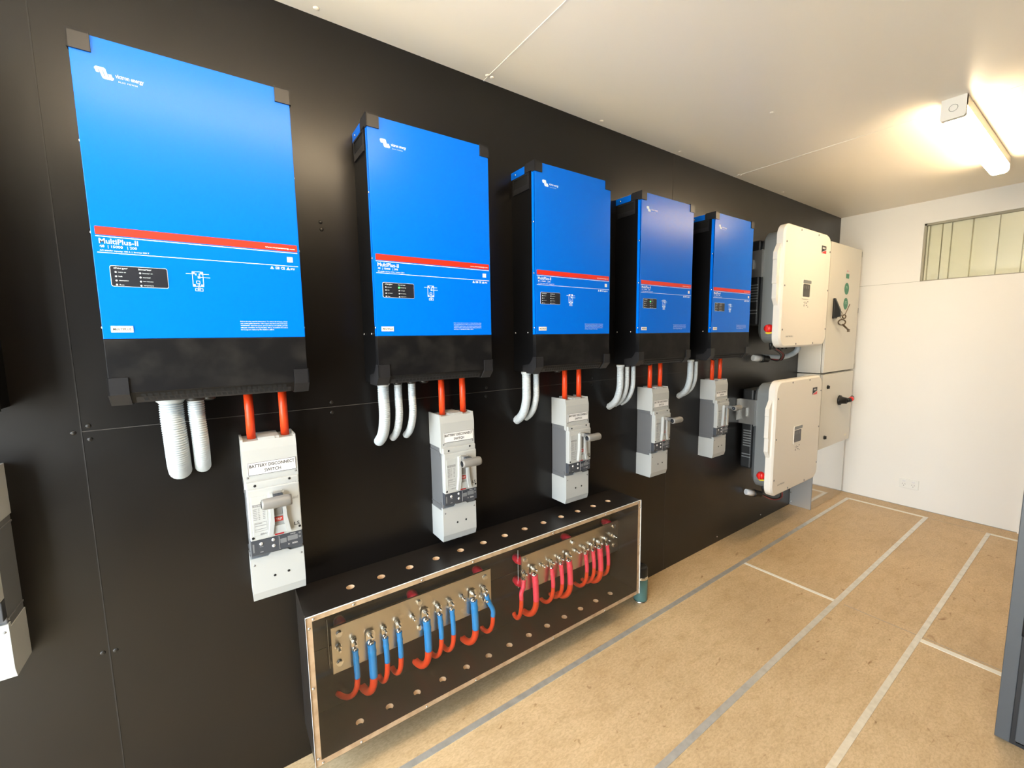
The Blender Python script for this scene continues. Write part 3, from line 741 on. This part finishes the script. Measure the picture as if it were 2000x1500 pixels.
def busbar_cable(x, big, col, drift, zs, zlow, label, group, slant=0):
    t = thing('power_cable', label, 'cable', (0, 0, 0), group)
    r = .0142 if big else .0098; zt = .410
    # lug: flat ring palm and barrel
    mb = MB(); yl = -.0735; w_ = .0165 if big else .0115
    P = [(x-w_, zt-.026), (x+w_, zt-.026), (x+w_, zt+.006), (x+w_*.7, zt+.015), (x-w_*.7, zt+.015), (x-w_, zt+.006)] if big else \
        [(x-w_*.85, zt-.024), (x+w_*.85, zt-.024)]+[(x+w_*math.cos(math.radians(a)), zt+w_*math.sin(math.radians(a))) for a in range(-10, 191, 20)]
    mb.prism(P, yl-.004, yl)
    mb.tube([(x, yl-.002, zt-.020), (x+slant*.2, -.0800, zt-.034), (x+slant*.25, -.0820, zt-.042)], [r*.55, r*.88, r*.9], 14)
    mb.prism(circ(x, zt, .0125 if big else .0105, 18), yl-.0062, yl-.004); mb.prism(hexa(x, zt, .0092, x*7), yl-.0135, yl-.0062)
    mb.cyl((x, yl-.0135, zt), (x, yl-.030, zt), .0042, seg=10)
    mb.build('cable_lug', m_bolt, t)
    xs = x+slant
    Q = [(x+slant*.2, -.0812, zt-.030), (x+slant*.45, -.086, zt-.060), (xs, -.090, zs+.02), (xs, -.0905, zs-.010)]
    Rz = zs-.012-zlow; Ry = .062
    for a in (22, 45, 68, 90, 108):
        q = math.radians(a); Q.append((xs-drift*(1-math.cos(q))*.9, -.0905+Ry*(1-math.cos(q)), zs-.012-Rz*math.sin(q)))
    Q.append((xs-drift*1.05, -.0105, zlow+.010))
    P = smooth_path(Q, 8)
    k = 24
    s = MB().tube(P[:k+1], [r*1.0+(.0012 if i % 7 in (0, 1) and i < 12 else 0) for i in range(k+1)], 16).build('heat_shrink', m_shrink_b if col == 'blue' else m_shrink_r, t)
    s['label'] = 'blue heat shrink sleeve' if col == 'blue' else 'pinkish red heat shrink sleeve'
    MB().tube(P[k-1:], r*.96, 16).build('cable_sheath', m_orange, t)
NTH = ['first', 'second', 'third', 'fourth', 'fifth', 'sixth', 'seventh', 'eighth', 'ninth']
cb = [(.121, 0, .045, .292, .185), (.177, 1, .020, .268, .170), (.228, 0, .010, .299, .182), (.280, 0, .010, .296, .190), (.389, 1, .022, .272, .172), (.445, 0, .015, .297, .182), (.498, 0, .012, .292, .184), (.599, 1, .018, .270, .176), (.655, 0, .010, .291, .184)]
cr_ = [(.862, 0, -.010, .308, .178), (.919, 1, .015, .271, .172), (1.021, 0, .010, .300, .190), (1.078, 0, .010, .297, .195), (1.130, 1, .015, .278, .182), (1.242, 0, .008, .301, .192), (1.293, 0, .008, .305, .194), (1.341, 1, .010, .276, .184), (1.398, 0, .006, .285, .198)]
for k, (x, big, dr, zs, zl) in enumerate(cb):
    busbar_cable(x, big, 'blue', dr, zs, zl, '%s cable from the left on the left busbar, %sorange with blue sleeve' % (NTH[k], 'thick ' if big else ''), 'blue sleeved busbar cables', .030 if k == 8 else 0)
for k, (x, big, dr, zs, zl) in enumerate(cr_):
    busbar_cable(x, big, 'red', dr, zs, zl, '%s cable from the left on the right busbar, %sorange with pinkish red sleeve' % (NTH[k], 'thick ' if big else ''), 'red sleeved busbar cables', -.026 if k == 0 else 0)

# ------------------------------------------------------------------ flask
fk = thing('insulated_flask', 'small teal flask with black lid on the floor beside the right end of the box', 'flask', (1.632, -.115, 0))
MB().lathe([(.0001, 0), (.036, 0), (.0375, .003), (.0375, .012)], (0, 0, 0)).build('steel_base', m_bolt, fk)
MB().lathe([(.0370, .012), (.0375, .020), (.0375, .130), (.036, .134)], (0, 0, 0)).build('flask_body', m_teal, fk)
MB().lathe([(.0365, .134), (.0370, .136), (.0370, .148), (.0355, .150)], (0, 0, 0)).build('steel_ring', m_bolt, fk)
MB().lathe([(.0355, .150), (.0365, .153), (.0365, .192), (.033, .203), (.022, .208), (.0001, .208)], (0, 0, 0)).build('lid', m_cap_black, fk)

# ------------------------------------------------------------------ white solar inverters
def solar(z0, label, upper):
    t = thing('solar_inverter', label, 'inverter', (2.795, 0, z0), 'white wall mounted solar inverters')
    W, H, d = .742, .792, -.26
    # cover: rounded plate with a chamfered rim, side tabs
    out = rrect(0, W, 0, H, .075, 8); inn = rrect(.012, W-.012, .012, H-.012, .066, 8)
    mb = MB(); mb.loft([[(x, -.212, z) for x, z in out], [(x, d+.010, z) for x, z in out], [(x, d, z) for x, z in inn]], 0, False, True)
    for s in (0, 1):
        X = lambda a: W-a if s else a
        mb.prism([(X(.01), .275), (X(.0), .275), (X(-.030), .320), (X(-.030), .410), (X(-.037), .415), (X(-.037), .560), (X(-.040), .565), (X(-.038), .610), (X(0), .665), (X(.01), .665)], -.238, -.212)
    c = mb.build('front_cover', m_sma_white, t)
    sc = MB().lathe([(.0062, 0), (.006, -.002), (.0001, -.0026)], (0, 0, 0), 'y', 12).mesh('cover_screw', [m_grey_print])
    for x, z in ((.235, .770), (.510, .770), (.030, .675), (.030, .400), (.030, .118), (.242, .022), (.515, .022), (.718, .122), (.718, .400), (.718, .675)):
        obj('cover_screw', sc, c, (x, d, z))
    # logo
    lg = MB(); X, Z = .570, .655
    lg.rect(X, X+.078, Z, Z+.052, d, .0008, 0)
    lg.prism([(X, Z), (X+.078, Z), (X+.078, Z+.022), (X+.050, Z+.017), (X+.025, Z+.010)], d-.0014, d-.0008, mi=1)
    lg.prism([(X+.0, Z+.001), (X+.025, Z+.0105), (X+.050, Z+.0175), (X+.078, Z+.0225), (X+.078, Z+.0265), (X+.050, Z+.021), (X+.025, Z+.014), (X, Z+.005)], d-.0018, d-.0014, mi=2)
    lg.text('SMA', X+.012, X+.064, Z+.030, Z+.044, d-.0009, 2, bold=.03)
    lg.build('brand_logo', [m_ink, m_rotred, m_sticker], t)
    dp = MB(); dp.prism(rrect(.292, .432, .325, .455, .012), d-.003, d); dp.prism(rrect(.298, .425, .430, .452, .006), d-.0036, d-.003, mi=1)
    dp = dp.build('display_bezel', [m_sma_white, m_cast], t)
    MB().prism(rrect(.300, .405, .340, .425, .008), d-.0045, d-.002).build('display_screen', m_disp, dp)
    mb = MB(); 
    for k in range(3): mb.rect(.316+k*.028, .324+k*.028, .395, .414, d-.0045)
    mb.build('screen_symbols', m_grey_print, dp)
    pr = MB(); y = d
    for a, b, c0, e_ in ((.325, .338, .300, .304), (.345, .350, .290, .310), (.360, .378, .296, .302), (.385, .400, .305, .312), (.330, .340, .275, .288), (.365, .385, .280, .286), (.392, .402, .270, .276)): pr.rect(a, b, c0, e_, y)
    pr.text('SUNNY TRIPOWER X', .085, .192, .068, .078, y, bold=.02)
    pr.build('printed_lettering', m_grey_print, t)
    # cast housing
    hb = MB(); 
    A = rrect(.085, W-.085, .055, .735, .07, 6); B = rrect(.045, W-.045, .030, .765, .08, 6)
    hb.loft([[(x, -.085, z) for x, z in A], [(x, -.120, z) for x, z in B], [(x, -.213, z) for x, z in B]], 0, False)
    hb.loft([[(.043-.010*math.cos(q)*0+0.0, -.165+.085*math.cos(q), .560+.105*math.sin(q)) for q in [math.pi*2*k/24 for k in range(24)]],
             [(.049, -.165+.085*math.cos(q), .560+.105*math.sin(q)) for q in [math.pi*2*k/24 for k in range(24)]]], 0, False)
    hb.build('cast_housing', m_cast, t)
    fb = MB(); fb.bbox(.060, W-.060, -.088, -.012, .150, .720, .012)
    for k in range(7): 
        fb.box(.0585, .0605, -.082, -.030, .420-k*.018, .428-k*.018, 1); 
    for k in range(2): fb.box(.0585, .0605, -.082, -.024, .250-k*.020, .257-k*.020, 1)
    fb.build('fan_shroud', [m_fan, m_cast], t)
    bk = MB(); bk.box(.040, .044, -.115, -.001, .475, .650); bk.box(.018, .044, -.118, -.114, .470, .650); bk.box(-.0, .042, -.006, -.001, .500, .650)
    bk.box(.020, .044, -.060, -.030, .530, .590)
    MB().box(W-.044, W-.040, -.115, -.001, .475, .650).build('mounting_bracket', m_bracket, t)
    bk = bk.build('mounting_bracket', m_bracket, t)
    for z in (.500, .565, .625): MB().lathe([(.006, 0), (.006, -.002), (.0001, -.003)], (.043, -.100, z), 'x', 10).build('bracket_bolt', m_steel, bk)
    kn = MB(); kn.lathe([(.0001, -.026), (.010, -.026), (.024, -.020), (.026, -.004), (.028, 0)], (.045, -.172, .128), 'x', 22); kn.bbox(.012, .022, -.179, -.165, .106, .150, .002)
    kn = kn.build('rotary_switch', m_rotred, t); kn['label'] = 'round red rotary switch'
    MB().prism([(-.196, .096), (-.168, .090), (-.150, .098), (-.160, .104), (-.190, .104)], .040, .044, 'x').build('yellow_tag', m_yellow, kn)
    # connectors underneath
    for k in range(5):
        MB().lathe([(.010, 0), (.010, -.020), (.0075, -.024), (.0075, -.046), (.0001, -.047)], (.120+k*.060, -.155, .030), 'z', 12).build('cable_connector', m_cap_black, t)
    MB().lathe([(.022, 0), (.022, -.020), (.018, -.030), (.0001, -.031)], (.560, -.150, .030), 'z', 14).build('cable_gland', m_cap_black, t)
    return t
solar(1.370, 'cream white solar inverter with rounded corners, the upper of the two on the black wall', True)
solar(.357, 'cream white solar inverter with rounded corners, the lower of the two, above the steel plinth', False)
def wall_plug(p, d, label, wires):
    t = thing('wall_cable_plug', label, 'plug', (0, 0, 0), 'white and black plugs in the wall')
    p = Vector(p); d = Vector(d).normalized()
    MB().tube([p-d*.048, p-d*.044, p+d*.012], [.020, .0225, .0235], 18).build('white_sleeve', m_sticker, t)
    MB().tube([p+d*.012, p+d*.014, p+d*.034, p+d*.036, p+d*.072, p+d*.084], [.022, .028, .028, .024, .024, .012], 18).build('black_nut', m_cap_black, t)
    for k, w_ in enumerate(wires):
        MB().tube(smooth_path([p+d*.080]+[Vector(q) for q in w_], 10), .0048, 8).build('lead', m_cap_black if k % 2 == 0 else mat('red_lead', (.22, .03, .03), .5), t)
wall_plug((2.995, -.045, 1.288), (.9, -.45, -.08), 'white and black cable plug in the wall below the upper white solar inverter',
          [[(3.12, -.12, 1.268), (3.09, -.150, 1.310), (2.980, -.155, 1.352), (2.915, -.155, 1.362)], [(3.14, -.125, 1.275), (3.12, -.15, 1.315), (3.035, -.155, 1.345), (2.975, -.155, 1.362)], [(3.15, -.125, 1.270), (3.14, -.15, 1.31), (3.08, -.155, 1.34), (3.035, -.155, 1.362)]])
wall_plug((2.985, -.045, .290), (.9, -.5, -.22), 'white and black cable plug in the wall below the lower white solar inverter',
          [[(3.13, -.130, .238), (3.20, -.150, .238), (3.17, -.155, .300), (3.035, -.155, .345)], [(3.14, -.135, .228), (3.22, -.155, .240), (3.19, -.155, .31), (3.095, -.155, .345)]])
gc = MB().tube(smooth_path([(3.115, -.018, 1.295), (3.17, -.060, 1.290), (3.28, -.090, 1.288), (3.345, -.125, 1.312), (3.355, -.150, 1.345), (3.355, -.150, 1.366)], 10), .018, 14).build('grey_conduit', m_conduit)
tag(gc, 'smooth grey conduit curving from the wall up into the upper white solar inverter', 'conduit')

# ------------------------------------------------------------------ switchboard cabinets
KX0, KX1, KY = 3.750, 4.408, -.188
def cabinet(name, z0, z1, label):
    t = thing(name, label, 'cabinet', (0, 0, 0))
    MB().bbox(KX0, KX1, KY+.022, -.001, z0, z1, .003).build('cabinet_body', m_cab, t)
    d = MB().bbox(KX0-.002, KX1+.002, KY, KY+.018, z0+.004, z1-.004, .0025).build('cabinet_door', m_cab, t)
    return t, d
up, ud = cabinet('switchboard_cabinet', 1.140, 2.166, 'tall light grey electrical cabinet with green stickers in the far corner')
for z in (2.126, 1.650, 1.167): MB().cyl((KX1+.004, KY+.004, z-.022), (KX1+.004, KY+.004, z+.022), .0065, seg=10).build('hinge', m_bracket, up)
for z, r, s in ((1.822, .048, 'PV'), (1.700, .048, 'ES')):
    st = MB().prism(circ(4.115, z, r, 28), KY-.0008, KY).build('round_sticker', m_gstk, ud)
    MB().text(s, 4.115-.022, 4.115+.022, z-.004, z+.022, KY-.0008, bold=.02).build('sticker_lettering', mat('pale_green', (.30, .55, .40), .5), st)
MB().rect(4.085, 4.150, 1.905, 1.942, KY, .0008).build('square_sticker', m_gstk, ud)
st = MB().rect(4.080, 4.150, 1.955, 1.972, KY, .0010).build('name_label', m_sticker, ud)
MB().text('MSB 1', 4.092, 4.138, 1.9590, 1.9680, KY-.001, bold=.01).build('label_lettering', m_rotred, st)
hd = MB(); hd.bbox(3.846, 3.872, KY-.014, KY, 1.575, 1.735, .004); hd.prism([(KY-.012, 1.735), (KY-.050, 1.640), (KY-.054, 1.590), (KY-.012, 1.580)], 3.848, 3.870, 'x')
hd.cyl((3.886, KY-.020, 1.588), (3.886, KY, 1.588), .012, seg=14)
hd.build('door_handle', m_cap_black, ud)
lo, ld = cabinet('isolator_cabinet', .512, 1.132, 'smaller light grey cabinet with black rotary handle below the tall cabinet')
for z in (1.024, .607):
    lk = MB().lathe([(.016, 0), (.016, -.006), (.010, -.010), (.0001, -.010)], (3.852, KY, z), 'y', 16); lk.bbox(3.846, 3.858, KY-.016, KY-.006, z-.012, z+.012, .002)
    lk.build('lock', m_cap_black, ld)
rh = MB(); rh.lathe([(.042, 0), (.042, -.012), (.030, -.020), (.026, -.055), (.0001, -.055)], (4.120, KY, .892), 'y', 24)
rh.tube([(4.120, KY-.048, .892), (4.165, KY-.060, .895), (4.215, KY-.060, .905), (4.250, KY-.052, .915)], [.018, .019, .017, .012], 12)
rh = rh.build('rotary_handle', m_cap_black, ld)
MB().tube([(4.165, KY-.062, .896), (4.205, KY-.062, .903)], .0185, 12).build('red_band', m_rotred, rh)
MB().rect(4.290, 4.345, .555, .572, KY, .0008).build('rating_label', m_sheet, ld)
pb = thing('steel_plinth', 'polished steel box plinth on the floor under the light grey cabinets', 'plinth', (0, 0, 0))
MB().box(3.750, 4.411, -.162, -.159, .002, .511).build('front_panel', m_mirror, pb)
MB().box(3.748, 3.750, -.162, -.002, .002, .511).build('side_panel', m_galv, pb)
MB().box(4.409, 4.411, -.159, -.002, .002, .511).build('side_panel', m_galv, pb)
for z in (.03, .11): MB().lathe([(.006, 0), (.006, -.002), (.0001, -.003)], (3.748, -.012, z), 'x', 10).build('rivet', m_steel, pb)
MB().box(3.7465, 3.749, -.1635, -.1585, .002, .511).build('corner_fold', m_bracket, pb)
ks = thing('key_bunch', 'bunch of keys hanging from the black handle of the tall cabinet', 'keys', (0, 0, 0))
def ring(c, r, tr, ax, n=20, sz=1):
    P = []
    for k in range(n+2):
        q = 2*math.pi*k/n
        P.append((c[0]+r*math.cos(q)*ax[0], c[1]+r*math.cos(q)*ax[1], c[2]+r*math.sin(q)*sz))
    return MB().tube(P, tr, 6)
ring((3.925, -.215, 1.612), .022, .0025, (.95, -.3)).build('key_ring', m_key, ks)
mb = ring((3.975, -.228, 1.590), .018, .005, (.95, -.3), sz=.8); mb.tube([(3.985, -.228, 1.600), (4.045, -.238, 1.690)], .003, 6); mb.build('long_key', m_key, ks)
mb = ring((3.955, -.222, 1.545), .040, .005, (.95, -.3), sz=.55); mb.tube([(3.965, -.225, 1.527), (4.060, -.238, 1.482)], .007, 8); mb.box(4.045, 4.070, -.244, -.232, 1.468, 1.490); mb.build('cabinet_key', m_key, ks)
MB().tube([(3.875, -.205, 1.588), (3.905, -.212, 1.600), (3.950, -.222, 1.570)], .002, 6).build('wire_loop', m_key, ks)

# ------------------------------------------------------------------ wall socket
so = thing('wall_socket', 'white double power socket low on the cream end wall', 'socket', (L, -.6036, .1975))
MB().bbox(-.010, 0, -.061, .061, -.040, .040, .003).build('socket_plate', m_socket, so)
for y in (.030, -.028):
    mb = MB(); mb.bbox(-.0135, -.009, y-.010, y+.010, .014, .028, .001); mb.build('rocker', m_sticker, so)
    mb = MB()
    for a, b, c_ in ((-.008, -.004, 25), (.008, -.004, -25), (0, -.018, 0)):
        q = math.radians(c_); dy, dz = math.sin(q)*.005, math.cos(q)*.005
        mb.add([(-.0104, y+a-dy-.001, b-dz), (-.0104, y+a-dy+.001, b-dz), (-.0104, y+a+dy+.001, b+dz), (-.0104, y+a+dy-.001, b+dz)], [(0, 1, 2, 3)])
    mb.build('socket_slots', m_hole, so)

# ------------------------------------------------------------------ grey cabinet at the right edge of the picture
rk = thing('equipment_cabinet', 'dark grey metal cabinet with door cut off by the right picture edge', 'cabinet', (2.0, -1.3835, 0))
MB().bbox(.040, .75, -.62, -.001, .012, 1.95, .003).build('cabinet_body', m_rack, rk)
MB().bbox(0, .042, -.036, 0, .012, 1.95, .002).build('door_frame', m_rack, rk)
MB().box(.006, .042, -.050, -.036, .012, 1.95).build('door_gap', m_rackd, rk)
MB().bbox(-.004, .042, -.600, -.047, .030, 1.93, .003).build('cabinet_door', m_rack, rk)
for z in (.47, 1.50): MB().cyl((-.003, -.041, z-.05), (-.003, -.041, z+.05), .0075, seg=12).build('hinge', m_guard, rk)
MB().box(.02, .74, -.60, -.02, 0, .012).build('plinth', m_rackd, rk)
